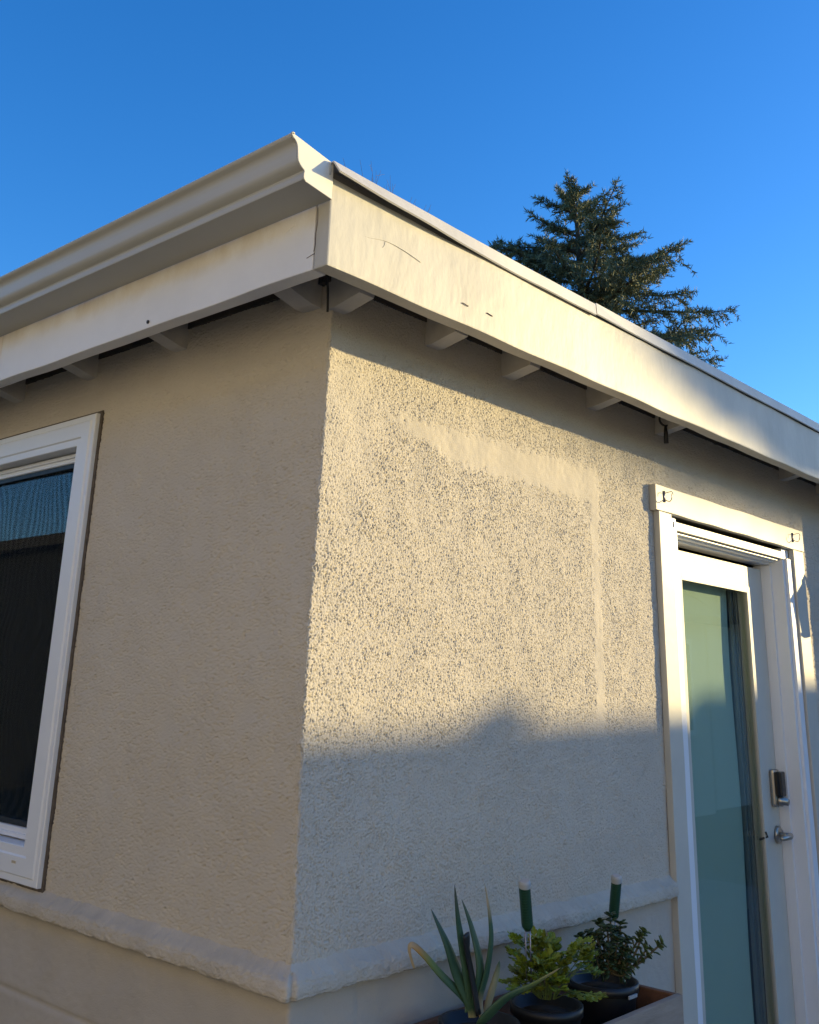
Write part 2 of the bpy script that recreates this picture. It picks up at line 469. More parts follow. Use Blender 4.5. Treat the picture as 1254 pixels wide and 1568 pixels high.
# hairline paint cracks (thin raised curls of paint)
for path in ([(-.135, 2.436), (-.1, 2.437), (-.04, 2.449), (.02, 2.4475), (.085, 2.4385)], [(-.043, 2.447), (-.045, 2.437), (-.05, 2.43)]):
    P = [(x, OR - .0002, z) for x, z in path]
    MB().tube(smooth_path(P, 6), .0007, 5).build('paint_crack', FASR, fr_)
for path in ([(-.1925, 2.475), (-.194, 2.44), (-.190, 2.41), (-.1905, 2.385), (-.187, 2.37)], [(-.19, 2.365), (-.165, 2.36)], [(-.12, 2.455), (-.085, 2.44), (-.06, 2.40), (-.055, 2.38)], [(-.1, 2.452), (-.11, 2.43)]):
    P = [(OL - .0004, y, z) for y, z in path]
    MB().tube(smooth_path(P, 6), .0007, 5).build('paint_crack', RUST if path[0][0] < -.18 else FASL, fl_)
MB().tube([(OL + .002, .437, 2.345), (OL - .003, .437, 2.345)], .005, 10).build('nail_head', DARKW, fl_)

# --- metal drip edge: two lengths, the near one lifting off at its end
def drip(name, x0, x1, lift, zoff, m):
    seg = 30; vs = []; fs = []
    for k in range(seg + 1):
        x = x0 + (x1 - x0) * k / seg
        l = lift * max(0, 1 - (x - x0) / .58) ** 1.1 + .0014 * math.sin(x * 9) + .001 * math.sin(x * 23)
        yb = OR - .011 - l; yt = OR - .010 - l * .3
        zt = 2.568 + zoff; zb = 2.534 + zoff + l * .08
        prof = [(OR + .06, zt + .002), (yt, zt), (yb, zb), (yb + .003, zb - .003), (yb + .005, zb + .001), (yt + .002, zt - .003), (OR + .06, zt - .001)]
        vs += [(x, y, z) for y, z in prof]
    n = 7
    for k in range(seg):
        for i in range(n):
            j = (i + 1) % n; fs.append((k * n + i, k * n + j, (k + 1) * n + j, (k + 1) * n + i))
    fs.append(tuple(range(n))); fs.append(tuple(range(seg * n + n - 1, seg * n - 1, -1)))
    me = bpy.data.meshes.new(name); me.from_pydata(vs, [], fs)
    b_ = bmesh.new(); b_.from_mesh(me); bmesh.ops.recalc_face_normals(b_, faces=b_.faces[:]); b_.to_mesh(me); b_.free()
    return link(name, me, m, house)
d1 = drip('drip_edge', OL - .012, .862, .030, 0, DRIPM); d1['label'] = 'near length of drip edge lifting off at the corner'
d2 = drip('drip_edge', .866, 6.3, 0, .0045, DRIPM); d2['label'] = 'far length of drip edge past the lapped joint'
box('drip_edge_flange', (OL - .0145, OR - .012, 2.536), (OL - .0125, OR + .03, 2.566), GUTM, house, 0)

# --- ogee gutter on the left eave
gx = OL - .002
gp = [(gx, 2.481), (-.306, 2.4925), (-.3105, 2.4945), (-.3120, 2.4985), (-.3120, 2.508), (-.3105, 2.5115), (-.3120, 2.5150), (-.318, 2.5185), (-.3245, 2.5235), (-.3295, 2.5295), (-.3315, 2.5365), (-.3330, 2.551), (-.3345, 2.5625), (-.3375, 2.5700), (-.3425, 2.5755), (-.3485, 2.5785), (-.3525, 2.5835), (-.3530, 2.5875), (-.3500, 2.590), (-.3450, 2.589)]
gin = [(u + (.002 if u < gx - .01 else 0), z + .0015) for u, z in gp[::-1]]
extrude_profile('gutter', gp + gin, 'y', -.236, 5.2, GUTM, house, True, 24, True, .0006, 4, True)
bpy.data.objects['gutter'].data.set_sharp_from_angle(angle=math.radians(32))
def endcap():
    ring = gp[:] + [(gx, 2.568)]
    bm = bmesh.new()
    a = [bm.verts.new((u, -.2375, z)) for u, z in ring]; b = [bm.verts.new((u, -.2345, z)) for u, z in ring]
    bm.faces.new(a); bm.faces.new(b[::-1])
    n = len(ring)
    for i in range(n): bm.faces.new((a[i], b[i], b[(i + 1) % n], a[(i + 1) % n]))
    bmesh.ops.recalc_face_normals(bm, faces=bm.faces[:])
    g = bpy.data.objects['gutter']
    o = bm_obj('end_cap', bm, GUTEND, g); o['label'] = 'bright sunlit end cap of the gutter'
    # folded rim of the cap and smeared sealant
    mb = MB(); mb.tube([(u, -.239, z) for u, z in gp[1:]], .0020, 6); mb.build('cap_rim', GUTM, g)
endcap()
MB().tube([(gx - .002, -.234, 2.486), (gx - .002, -.233, 2.52), (gx - .004, -.234, 2.556)], [.003, .005, .004], 8).build('sealant_bead', CAULK, bpy.data.objects['gutter'])

# --- rafter tails
def tail_right(x0, x1, zb):
    # lower part stops short of the fascia, upper part runs on to it
    prof = [(.01, zb), (.01, 2.496), (OR + TH + .001, 2.496), (OR + TH + .001, zb + .06), (-.112, zb + .05), (-.104, zb + .018), (-.02, zb)]
    return extrude_profile('rafter_tail', prof, 'x', x0, x1, TAILM, house)
for x0, x1, zb in ((.004, .056, 2.349), (.37, .425, 2.353), (.715, .766, 2.349), (1.185, 1.232, 2.357), (1.647, 1.694, 2.363), (2.762, 2.812, 2.379), (3.2, 3.25, 2.38)):
    tail_right(x0, x1, zb)
for y0, y1 in ((.035, .098), (.578, .632), (1.045, 1.10), (1.505, 1.56), (2.0, 2.05), (2.45, 2.5)):
    prof = [(.01, 2.36), (.01, 2.496), (OL + TH + .001, 2.496), (OL + TH + .001, 2.404), (-.02, 2.362)]
    extrude_profile('rafter_tail', prof, 'y', y0, y1, TAILM, house)
# blocking strip between tails where wall meets deck
boxes('frieze_block', [((-.004, -.004, 2.42), (6, .02, 2.497)), ((-.004, .022, 2.42), (.02, 5, 2.497))], DECKM, house)
MB().tube(smooth_path([(-.06, -.06, 2.495), (-.04, -.035, 2.44), (-.022, -.022, 2.37), (-.016, -.018, 2.33)], 5), .003, 6).build('loose_cable', DARKW, house)

# --- window on the left wall
wx = -.02
def frame_piece(name, prof_pts, m, parent):
    bm = bmesh.new(); vs = [bm.verts.new(p) for p in prof_pts]
    return bm, vs
def mitred_frame(name, y0, y1, z0, z1, steps, m, parent):
    """picture-frame: steps list of (inset, x) from outside to inside"""
    vs = []; fs = []
    for ins, x in steps:
        vs += [(x, y0 + ins, z0 + ins), (x, y1 - ins, z0 + ins), (x, y1 - ins, z1 - ins), (x, y0 + ins, z1 - ins)]
    for s in range(len(steps) - 1):
        for i in range(4):
            j = (i + 1) % 4
            fs.append((s * 4 + i, s * 4 + j, (s + 1) * 4 + j, (s + 1) * 4 + i))
    me = bpy.data.meshes.new(name); me.from_pydata(vs, [], fs)
    b_ = bmesh.new(); b_.from_mesh(me); bmesh.ops.recalc_face_normals(b_, faces=b_.faces[:]); b_.to_mesh(me); b_.free()
    return link(name, me, m, parent)
window = mitred_frame('window', .988, 2.13, .924, 2.233, [(.0, .01), (.0, -.017), (.002, -.020), (.018, -.020), (.022, -.0235), (.066, -.0235), (.070, -.0195), (.0905, -.0195), (.0925, -.0175), (.0935, .045)], VINYL, house)
window['label'] = 'white vinyl window frame at the left edge'
ws = mitred_frame('sash', 1.086, 2.032, 1.022, 2.135, [(0, .044), (.0, .022), (.002, .020), (.012, .020), (.0135, .026), (.026, .026), (.028, .030), (.028, .05)], VINYL, window)
mitred_frame('screen_frame', 1.116, 2.002, 1.052, 2.107, [(0, .044), (0, .032), (.014, .032), (.014, .044)], DARKW, window)
bm = bmesh.new(); bm_box(bm, (.046, 1.1, 1.04), (.050, 2.02, 2.125), 0); bm_obj('pane', bm, WGLASS, window)
# dark caulk gap round the frame
mitred_frame('caulk_joint', .978, 2.14, .914, 2.243, [(0, .004), (0, -.0045), (.012, -.0055), (.012, .004)], PUTTY, window)
MB().box((wx - .0055, 1.105, .972), (wx - .0025, 1.125, .978)).build('weep_hole_cover', mat('weep_tan', (.5, .42, .3), .6), window, False)
# insect screen: plain sheet with moire waves painted into its opacity
scr = bpy.data.materials.new('insect_screen_mesh'); scr.use_nodes = True
N = scr.node_tree.nodes; L = scr.node_tree.links; N.clear()
o_ = N.new('ShaderNodeOutputMaterial'); mx = N.new('ShaderNodeMixShader'); tr = N.new('ShaderNodeBsdfTransparent'); df = N.new('ShaderNodeBsdfDiffuse')
df.inputs[0].default_value = (.03, .035, .04, 1)
tc = N.new('ShaderNodeTexCoord'); wv = N.new('ShaderNodeTexWave'); wv.bands_direction = 'Y'; wv.inputs['Scale'].default_value = 9; wv.inputs['Distortion'].default_value = 16; wv.inputs['Detail'].default_value = 0; wv.inputs['Detail Scale'].default_value = .45
mr = N.new('ShaderNodeMapRange'); mr.inputs['To Min'].default_value = .2; mr.inputs['To Max'].default_value = .36
L.new(tc.outputs['Object'], wv.inputs['Vector']); L.new(wv.outputs['Fac'], mr.inputs[0]); L.new(mr.outputs[0], mx.inputs[0])
L.new(tr.outputs[0], mx.inputs[1]); L.new(df.outputs[0], mx.inputs[2]); L.new(mx.outputs[0], o_.inputs[0])
bm = bmesh.new(); bm_box(bm, (.0375, 1.13, 1.066), (.0385, 1.988, 2.093), 0); bm_obj('insect_screen', bm, scr, window)

# --- door and its surround
CY = -.0235
hb = plank('casing_board', (1.582, CY - .003, 2.075), (2.910, -.001, 2.166), 0, TRIMW, house, 30, .0016, .002, 21); hb['label'] = 'head casing board over the door with cup hooks'
lb = plank('casing_board', (1.603, CY, -.0), (1.694, -.001, 2.074), 2, TRIMW, house, 24, .0012, .002, 22); lb['label'] = 'left casing board of the door'
rb = plank('casing_board', (2.795, CY, -.0), (2.904, -.001, 2.074), 2, TRIMW, house, 24, .0012, .002, 23); rb['label'] = 'right casing board of the door'
def hook(x, z, flip=1):
    b = MB()
    b.box((x - .0045, CY - .0065, z - .02), (x + .0045, CY - .0035, z + .02))
    P = smooth_path([(x - .001, CY - .007, z - .012), (x - .004, CY - .026, z - .020), (x - .006, CY - .036, z - .008), (x - .008, CY - .036, z + .006)], 5)
    b.tube(P, .0017, 6)
    P = smooth_path([(x + .001, CY - .006, z + .012), (x + .006, CY - .030, z + .016), (x + .008, CY - .034, z + .004)], 5)
    b.tube(P, .0015, 6)
    b.build('hook', STEEL, hb)
hook(1.64, 2.128); hook(2.79, 2.125)
# door frame: jambs, head, stepped stops
fb = MB()
fb.box((2.722, .000, 0), (2.792, .125, 2.072)); fb.box((2.708, .052, 0), (2.7215, .125, 2.0)); fb.box((2.742, -.013, 0), (2.787, -.0005, 2.030))
fb.box((1.698, .000, 0), (1.768, .125, 2.072)); fb.box((1.7685, .052, 0), (1.782, .125, 2.0)); fb.box((1.703, -.013, 0), (1.748, -.0005, 2.030))
fb.box((1.769, .058, 2.005), (2.7205, .125, 2.0225)); fb.box((1.769, .032, 2.013), (2.7205, .0575, 2.0225)); fb.box((1.769, .012, 2.0195), (2.7205, .0315, 2.0225))
fb.box((1.769, .034, 2.023), (2.7205, .125, 2.071))
o = fb.build('door_frame', VINYL, house, False)
hs = box('head_stop_strip', (1.749, -.004, 2.027), (2.7415, .0335, 2.057), WHITE, house, .001); hs['label'] = 'bright strip under the head casing'
box('threshold', (1.70, -.03, 0), (2.79, .12, .045), STEEL, house, .003)
# door slab
dy0, dy1 = .092, .134
gx0, gx1, gz0, gz1 = 1.945, 2.548, .26, 1.886
bm = bmesh.new()
bm_box(bm, (1.785, dy0, .05), (gx0, dy1, 1.984), .0015); bm_box(bm, (gx1, dy0, .05), (2.706, dy1, 1.984), .0015)
bm_box(bm, (gx0 + .0004, dy0, gz1), (gx1 - .0004, dy1, 1.984), 0); bm_box(bm, (gx0 + .0004, dy0, .05), (gx1 - .0004, dy1, gz0), 0)
door = bm_obj('door', bm, TRIMW, house)
door['label'] = 'white full-glass door with keypad lock'
mb = MB()
for a, b in (((gx0 - .012, dy0 - .008, gz0 - .012), (gx0 + .014, dy0 - .0005, gz1 + .012)), ((gx1 - .014, dy0 - .008, gz0 - .012), (gx1 + .012, dy0 - .0005, gz1 + .012))): mb.box(a, b)
for a, b in (((gx0 + .0145, dy0 - .008, gz1 - .012), (gx1 - .0145, dy0 - .0005, gz1 + .012)), ((gx0 + .0145, dy0 - .008, gz0 - .012), (gx1 - .0145, dy0 - .0005, gz0 + .012))): mb.box(a, b)
mb.build('glazing_bead', TRIMW, door, False)
bm = bmesh.new(); bm_box(bm, (gx0, dy0 + .012, gz0), (gx1, dy0 + .018, gz1), 0); bm_obj('pane', bm, DGLASS, door)
# pleated shade hanging inside the glass, and its side channel
n_ = 90; vs = []; fs = []
for k in range(n_ + 1):
    z = .2 + (1.93 - .2) * k / n_; yo = .152 + .004 * math.sin(k * .11)
    vs += [(1.80, yo, z), (2.478, yo, z)]
for k in range(n_): fs.append((2 * k, 2 * k + 1, 2 * k + 3, 2 * k + 2))
me = bpy.data.meshes.new('window_shade'); me.from_pydata(vs, [], fs); link('window_shade', me, SHADE, door)
mb = MB()
for x in (2.488, 2.514, 2.534): mb.box((x, .136, .2), (x + .010, .150, 1.94))
mb.build('shade_channel', mat('channel_grey', (.20, .21, .23), .4), door, False)
MB().tube([(2.50, .10, 1.93), (2.515, .103, 1.925)], .006, 8).build('shade_clip', CAPW, door)
# keypad lock
bm = bmesh.new(); bm_box(bm, (2.628, dy0 - .022, 1.045), (2.690, dy0 - .0005, 1.185), .012); kp = bm_obj('keypad_lock', bm, NICKEL, door)
bm = bmesh.new(); bm_box(bm, (2.637, dy0 - .046, 1.085), (2.683, dy0 - .0225, 1.178), .006); bm_obj('keypad_cover', bm, BLACKGL, door)
mb = MB(); mb.tube([(2.662, dy0 - .0225, 1.068), (2.662, dy0 - .034, 1.068), (2.662, dy0 - .036, 1.068), (2.662, dy0 - .058, 1.066)], [.021, .021, .015, .014], 16); mb.build('lock_turn', NICKEL, door)
# lever handle
mb = MB(); mb.tube([(2.668, dy0 - .0005, .942), (2.668, dy0 - .010, .942), (2.668, dy0 - .013, .942)], [.033, .033, .027], 20)
mb.tube([(2.668, dy0 - .012, .942), (2.668, dy0 - .05, .942)], .011, 12)
mb.tube([(2.668, dy0 - .046, .944), (2.668, dy0 - .052, .942), (2.64, dy0 - .060, .941), (2.615, dy0 - .062, .941), (2.585, dy0 - .058, .940), (2.575, dy0 - .052, .940)], [.010, .013, .011, .010, .009, .007], 10)
mb.build('lever_handle', NICKEL, door)
MB().tube([(2.536, dy0 - .01, .962), (2.548, dy0 - .012, .945), (2.52, dy0 + .009, .935)], .004, 6).build('shade_tab', DARKW, door)
# unseen pier added beyond the door to shade the wall beside it
pil = box('shade_pier', (3.5, -.312, 0), (3.8, -.003, 2.45), WALL, house, .006); pil['label'] = 'unseen stucco pier added beyond the door to cast shade'

# wall lantern fixed to the pier
lan = empty('wall_lantern', (3.30, -.29, 1.75), 'black wall lantern on the added stucco pier beyond the door', 'lamp')
LX, LY, LZ = 3.31, -.285, 1.80
mb = MB(); mb.add(lathe([(.030, 0), (.045, .01), (.045, .02), (.038, .022), (.055, .15), (.060, .152), (.072, .158), (.03, .205), (.012, .222), (.012, .24)], (LX, LY, LZ), 8))
mb.build('lantern_body', DARKW, lan)
MB().tube(smooth_path([(3.5, LY, LZ + .10), (3.45, LY, LZ + .25), (3.37, LY, LZ + .275), (LX, LY, LZ + .235)], 5), .009, 8).build('lantern_arm', DARKW, lan)
MB().add(lathe([(.032, .03), (.045, .14)], (LX, LY, LZ), 8)).build('lantern_glass', GLASSD, lan)

# ring clip hanging on a rafter tail
rc = empty('ring_clip', (1.645, -.03, 2.40), 'black metal ring clip hanging from the fifth rafter tail', 'clip')
mb = MB(); cx, cy_, cz = 1.640, -.045, 2.405
mb.tube([(cx + .021 * math.cos(a), cy_ - .010 * math.cos(a), cz + .021 * math.sin(a)) for a in np.linspace(0, 2 * math.pi, 21)], .0038, 6, False)
mb.build('ring', DARKW, rc)
MB().tube([(cx, cy_, cz - .019), (cx + .003, cy_, cz - .045), (cx + .002, cy_, cz - .085)], [.004, .008, .009], 8).build('clip_body', DARKW, rc)
MB().tube([(cx, cy_, cz + .02), (cx, cy_ + .01, cz + .05), (cx + .01, cy_ + .045, cz + .06)], .003, 6).build('eye', DARKW, rc)

# ------------------------------------------------------------------ planter and plants
pl = empty('planter_box', (.64, -.18, 0), 'weathered wooden planter box on legs below the sill band', 'planter')
PX0, PX1, PY0, PY1, PZ = .252, 1.025, -.33, -.022, .752
bd = .017
box('front_board', (PX0, PY0, PZ - .17), (PX1, PY0 + bd, PZ), WOODP, pl)
bb = box('back_board', (PX0, PY1 - bd, PZ - .17), (PX1, PY1, PZ), WOODI, pl)
for x in (PX0, PX1 - bd): box('end_board', (x, PY0 + bd + .001, PZ - .17), (x + bd, PY1 - bd - .001, PZ), WOODI, pl)
for x in (PX0 + .018, PX1 - .058):
    for y in (PY0 + .018, PY1 - .058): box('leg', (x, y, 0), (x + .04, y + .04, PZ - .03), WOODP, pl)
box('bottom_board', (PX0 + .018, PY0 + .018, PZ - .16), (PX1 - .018, PY1 - .018, PZ - .142), WOODP, pl)

def pot(x, y, r, z0, h, label):
    e = empty('plant_pot', (x, y, z0), label, 'pot', 'black pots in the planter box')
    MB().add(lathe([(r * .78, 0), (r * .97, h - .022), (r * .97, h - .021), (r * 1.04, h - .020), (r * 1.04, h), (r * .95, h), (r * .93, h - .02)], (x, y, z0), 28)).build('pot_shell', POTM, e)
    vs, fs = lathe([(r * .93, h - .022), (.001, h - .012)], (x, y, z0), 20)
    MB().add((vs, fs)).build('soil', SOIL, e)
    return e
pot(.385, -.185, .085, .600, .185, 'black pot of leeks at the left end of the planter')
pot(.655, -.175, .082, .604, .165, 'black pot of parsley in the middle of the planter')
pj = pot(.905, -.175, .085, .611, .165, 'black pot of jade plant with a pale smudge on its rim')
MB().box((.874, -.2675, .754), (.912, -.2635, .761)).build('rim_smudge', CAPW, pj, False)

# gradient leaf material driven by a vertex colour (tip browning belongs to the leaf)
def vc_mat(name, rough=.45, spec=.4):
    m = bpy.data.materials.new(name); m.use_nodes = True
    N, L, b = nodes_of(m); a = N.new('ShaderNodeVertexColor'); a.layer_name = 'Col'
    L.new(a.outputs[0], b.inputs['Base Color']); b.inputs['Roughness'].default_value = rough; b.inputs['Specular IOR Level'].default_value = spec
    return m
LEEKM = vc_mat('leek_leaf')
def leek(pts, wmax, cols, parent, wprof=None):
    P = smooth_path(pts, 7); n = len(P)
    rad = []
    for i in range(n):
        t = i / (n - 1); rad.append(1.22 * wmax * (wprof(t) if wprof else min(1, .55 + t * 1.6) * (1 - t ** 2.2) + .03))
    vs, fs = tube_geo(P, rad, 10, True, .38)
    me = bpy.data.meshes.new('leaf'); me.from_pydata([tuple(v) for v in vs], [], fs)
    ca = me.color_attributes.new('Col', 'FLOAT_COLOR', 'POINT')
    for i in range(len(vs)):
        t = (i // 10) / (n - 1) * (len(cols) - 1); k = min(int(t), len(cols) - 2); f = t - k
        c = [cols[k][q] * (1 - f) + cols[k + 1][q] * f for q in range(3)]; ca.data[i].color = (*c, 1)
    me.polygons.foreach_set('use_smooth', [True] * len(me.polygons))
    return link('leaf', me, LEEKM, parent)
G = (.035, .085, .05); G2 = (.05, .11, .065); PALE = (.34, .32, .18); TAN = (.42, .33, .2); OCH = (.36, .20, .05); YG = (.14, .19, .05)
lk = empty('leek_plant', (.37, -.19, .81), 'leek with upright blue-green leaves and brown tips', 'plant')
leek([(.352, -.192, .80), (.3501, -.1921, .8274), (.3143, -.1808, .8862), (.2842, -.1756, .9452), (.2609, -.1498, 1.0102)], .0165, [PALE, G2, G2, G, G, (.04, .07, .05)], lk)
leek([(.353, -.194, .80), (.3519, -.1942, .8275), (.3239, -.1978, .9), (.2933, -.2017, .979), (.2646, -.2111, 1.0649)], .0145, [PALE, G2, G2, G2, G, (.10, .09, .06)], lk)
leek([(.356, -.197, .80), (.3556, -.1983, .8276), (.3434, -.2196, .9008), (.3286, -.2075, .9752), (.3084, -.1959, 1.0301)], .012, [PALE, G, G, G2, G, (.08, .09, .05)], lk)
leek([(.372, -.205, .79), (.3604, -.2069, .8345), (.356, -.2274, .8879), (.3455, -.2475, .9544), (.3274, -.2558, 1.0139), (.3062, -.2596, 1.0706)], .0095, [TAN, TAN, G2, G, G2, G2, TAN, TAN], lk)
leek([(.345, -.187, .81), (.3391, -.183, .8336), (.2743, -.1689, .888), (.233, -.1579, .9277), (.2111, -.1435, .9479), (.2085, -.1363, .9373), (.2247, -.1367, .9023)], .0095, [G2, G2, G2, YG, OCH, TAN, TAN, TAN], lk, lambda t: .9 - .45 * t)
leek([(.36, -.21, .79), (.3588, -.2205, .8013), (.3691, -.2694, .8475), (.3989, -.3153, .8752), (.4295, -.3659, .9108)], .0135, [G2, G2, G2, G2, YG, TAN], lk)
leek([(.40, -.19, .795), (.405, -.215, .87), (.398, -.23, .905)], .011, [TAN, PALE, G2], lk)
tg = MB(); P = smooth_path([(.345, -.215, .81), (.3258, -.2106, .8897), (.3101, -.2121, .9291), (.298, -.2176, .9686)], 5)
tg.tube(P, [.009] * (len(P) - 4) + [.011, .012, .012, .011], 8, True, .3)
o = tg.build('plant_tag', POTM); tag(o, 'black plastic plant tag stuck among the leek leaves', 'plant tag')

# soil stakes
def stake(pts, r, label):
    e = empty('plant_stake', pts[3], label, 'stake', 'green plant stakes with white caps')
    P = [Vector(p) for p in pts]; ax = (P[3] - P[1]).normalized()
    b = MB(); L_ = (P[3] - P[1]).length
    pts_ = [P[1]]; rr = [r]
    for k in range(1, 15):
        q = P[1] + ax * L_ * .86 * k / 14; pts_ += [q - ax * .0012, q, q + ax * .0012]; rr += [r, r * .955, r]
    pts_ += [P[3] - ax * L_ * .10, P[3]]; rr += [r * .96, r * .55]
    b.tube(pts_, rr, 18); b.build('handle', STAKEG, e)
    MB().tube([P[0] - ax * .0015, P[0] - ax * .001, P[0] + ax * .0015, P[0] + ax * .005, P[1] + ax * .002], [r * .5, r * .8, r * .98, r * 1.04, r * 1.04], 18).build('cap', CAPW, e).data.set_sharp_from_angle(angle=math.radians(35))
    side = ax.cross(Vector(CAM_F)).normalized() * r * .38
    for s in (-1, 1): MB().tube([P[3] - ax * .004 + side * s, P[4] + side * s], .0016, 6).build('prong', STEEL, e)
stake([(.5399, -.1965, 1.0411), (.5428, -.1943, 1.0295), (.5684, -.1846, .9501), (.5728, -.1813, .9328), (.60, -.165, .80)], .0138, 'green ribbed stake with white cap standing in the parsley')
stake([(.9501, -.1968, 1.0095), (.9535, -.1943, .9966), (.9682, -.1726, .9169), (.9724, -.1695, .9007), (.985, -.156, .80)], .0135, 'green stake with white cap standing behind the jade plant')

# parsley: many compound leaves
PARSM = [vc_mat('parsley_leaf_%s' % k, .5) for k in ('fresh',)][0]
def leaf_fan(P0, d, up, size, lobes=3):
    """one lobed leaflet as a folded fan"""
    d = d.normalized(); s = d.cross(up).normalized(); nrm = s.cross(d)
    vs = [P0]; tips = []
    pr = [(.35, -.42), (.62, -.30), (.55, -.18), (.85, -.22), (1.0, 0), (.85, .22), (.55, .18), (.62, .30), (.35, .42)]
    for a, b in pr:
        vs.append(P0 + d * a * size + s * b * size + nrm * (-abs(b) * .35 + random.uniform(-.05, .05)) * size)
    fs = [(0, i, i + 1) for i in range(1, 9)]
    return vs, fs
def add_leafset(parent, name, stems, m, col, jit):
    for base, tip, sz in stems:
        mb = MB(); cols = []
        B = Vector(base); T = Vector(tip)
        midp = (B + T) / 2 + Vector((random.uniform(-.01, .01), random.uniform(-.01, .01), .012))
        g = tube_geo(smooth_path([B, midp, T], 4), .0011, 5); mb.add(g); cols += [(.12, .17, .04)] * len(g[0])
        d = (T - midp).normalized()
        k = random.uniform(.75, 1.3); c = (col[0] * k, col[1] * k * random.uniform(.9, 1.1), col[2] * k)
        side = d.cross(Vector((0, 0, 1))).normalized()
        spots = [(T, d)]
        for t, sg in ((.96, 1), (.96, -1), (.72, 1), (.72, -1)):
            q = midp * (1 - t) + T * t if t < .9 else T - d * .004
            spots.append((q, (d * .45 + side * sg * .9 + Vector((0, 0, random.uniform(-.1, .35)))).normalized()))
        for q, dd in spots:
            q2 = q + dd * sz * .35
            g = tube_geo([q, q2], .0007, 4); mb.add(g); cols += [(.12, .17, .04)] * len(g[0])
            for a in (-.8, 0, .8):
                u = Vector((random.uniform(-.5, .5), random.uniform(-.5, .5), 1))
                d3 = (dd + dd.cross(Vector((0, 0, 1))) * a).normalized()
                g = leaf_fan(q2, d3, u, sz * random.uniform(.75, 1.15)); mb.add(g); cols += [c] * len(g[0])
        me = bpy.data.meshes.new(name); me.from_pydata(mb.v, [], mb.f)
        ca = me.color_attributes.new('Col', 'FLOAT_COLOR', 'POINT')
        ca.data.foreach_set('color', np.array([(*c_, 1) for c_ in cols], np.float32).ravel())
        link(name, me, m, parent)
ps = empty('parsley_plant', (.655, -.175, .80), 'bright green leafy parsley in the middle pot of the planter', 'plant')
st = []
for i in range(60):
    a = random.uniform(0, 6.28); r = abs(random.gauss(0, .045)); h = random.uniform(.02, .105) - r * .25
    st.append(((.655 + .02 * math.cos(a), -.175 + .02 * math.sin(a), .78), (.655 + (r + .012) * math.cos(a) * 1.1, -.178 + (r + .012) * math.sin(a), .80 + max(.01, h)), random.uniform(.015, .024)))
for q in ((.5845, -.139, .905), (.57, -.15, .88), (.60, -.145, .90), (.735, -.20, .85), (.76, -.215, .835), (.75, -.205, .88), (.775, -.20, .865), (.79, -.225, .82), (.66, -.25, .80), (.70, -.262, .79)):
    st.append(((.655, -.175, .79), q, .019))
add_leafset(ps, 'leaf', st, PARSM, (.19, .25, .025), .3)

# jade plant: thick rounded leaves on jointed stems
JADEM = vc_mat('jade_leaf', .35)
jp = empty('jade_plant', (.93, -.175, .80), 'dark jade plant with small thick leaves in the right pot', 'plant')
def jade_leaf(P0, d, up, L_, W_):
    d = d.normalized(); s = d.cross(up)
    s = s.normalized() if s.length > 1e-4 else Vector((1, 0, 0)); nrm = s.cross(d)
    vs = []; fs = []; rings = [(0, .12), (.25, .5), (.6, 1), (.85, .75), (1.0, .12)]
    for t, wd in rings:
        c = P0 + d * L_ * t + nrm * L_ * .12 * math.sin(t * 3)
        for a in range(6):
            an = a * math.pi / 3; vs.append(c + s * math.cos(an) * W_ * wd + nrm * math.sin(an) * W_ * wd * .35)
    for i in range(4):
        for a in range(6):
            b_ = (a + 1) % 6; fs.append((i * 6 + a, i * 6 + b_, (i + 1) * 6 + b_, (i + 1) * 6 + a))
    return vs, fs
def jade_branch(pts, tip_n, sz, col):
    mb = MB(); cols = []
    P = smooth_path(pts, 5); g = tube_geo(P, [.0042 - .0022 * i / len(P) for i in range(len(P))], 6); mb.add(g); cols += [(.10, .085, .05)] * len(g[0])
    n = len(P)
    for i in range(int(n * .3), n):
        t = i / n
        ax = (P[min(i + 1, n - 1)] - P[i - 1]).normalized()
        s = ax.cross(Vector((random.uniform(-1, 1), random.uniform(-1, 1), .2))).normalized()
        reps = 2 if i < n - 2 else tip_n
        for k in range(reps):
            a = k * 2 * math.pi / reps + random.uniform(-.4, .4); s2 = Matrix.Rotation(a, 3, ax) @ s
            dd = (s2 + ax * random.uniform(.2, .9)).normalized()
            kk = random.uniform(.65, 1.3); g = jade_leaf(P[i], dd, ax, sz * random.uniform(.7, 1.15), sz * .34)
            mb.add(g); cols += [tuple(c * kk for c in col)] * len(g[0])
    me = bpy.data.meshes.new('branch'); me.from_pydata(mb.v, [], mb.f)
    ca = me.color_attributes.new('Col', 'FLOAT_COLOR', 'POINT'); ca.data.foreach_set('color', np.array([(*c_, 1) for c_ in cols], np.float32).ravel())
    me.polygons.foreach_set('use_smooth', [True] * len(me.polygons)); link('branch', me, JADEM, jp)
JB = Vector((.925, -.185, .79)); JC = (.035, .062, .024); JL = (.075, .115, .035)
for tip, c in (((.8697, -.1364, .869), JC), ((.8924, -.1505, .875), JC), ((.9099, -.1891, .893), JC), ((.925, -.19, .915), JC), ((.9492, -.2217, .8643), JC), ((.945, -.215, .84), JC), ((.9728, -.2557, .884), JL), ((1.0096, -.284, .858), JL), ((.88, -.17, .84), JC), ((.90, -.13, .86), JC), ((.96, -.18, .875), JC), ((.90, -.20, .85), JC), ((.93, -.235, .825), JC), ((.865, -.16, .835), JC), ((.895, -.165, .875), JC), ((.93, -.155, .895), JC), ((.955, -.20, .895), JC), ((.915, -.215, .87), JC), ((.985, -.235, .865), JL), ((.99, -.255, .845), JL)):
    T = Vector(tip); m1 = JB * .45 + T * .55 + Vector((random.uniform(-.008, .008), random.uniform(-.008, .008), -.022))
    jade_branch([JB, m1, T], 6, .0215, c)

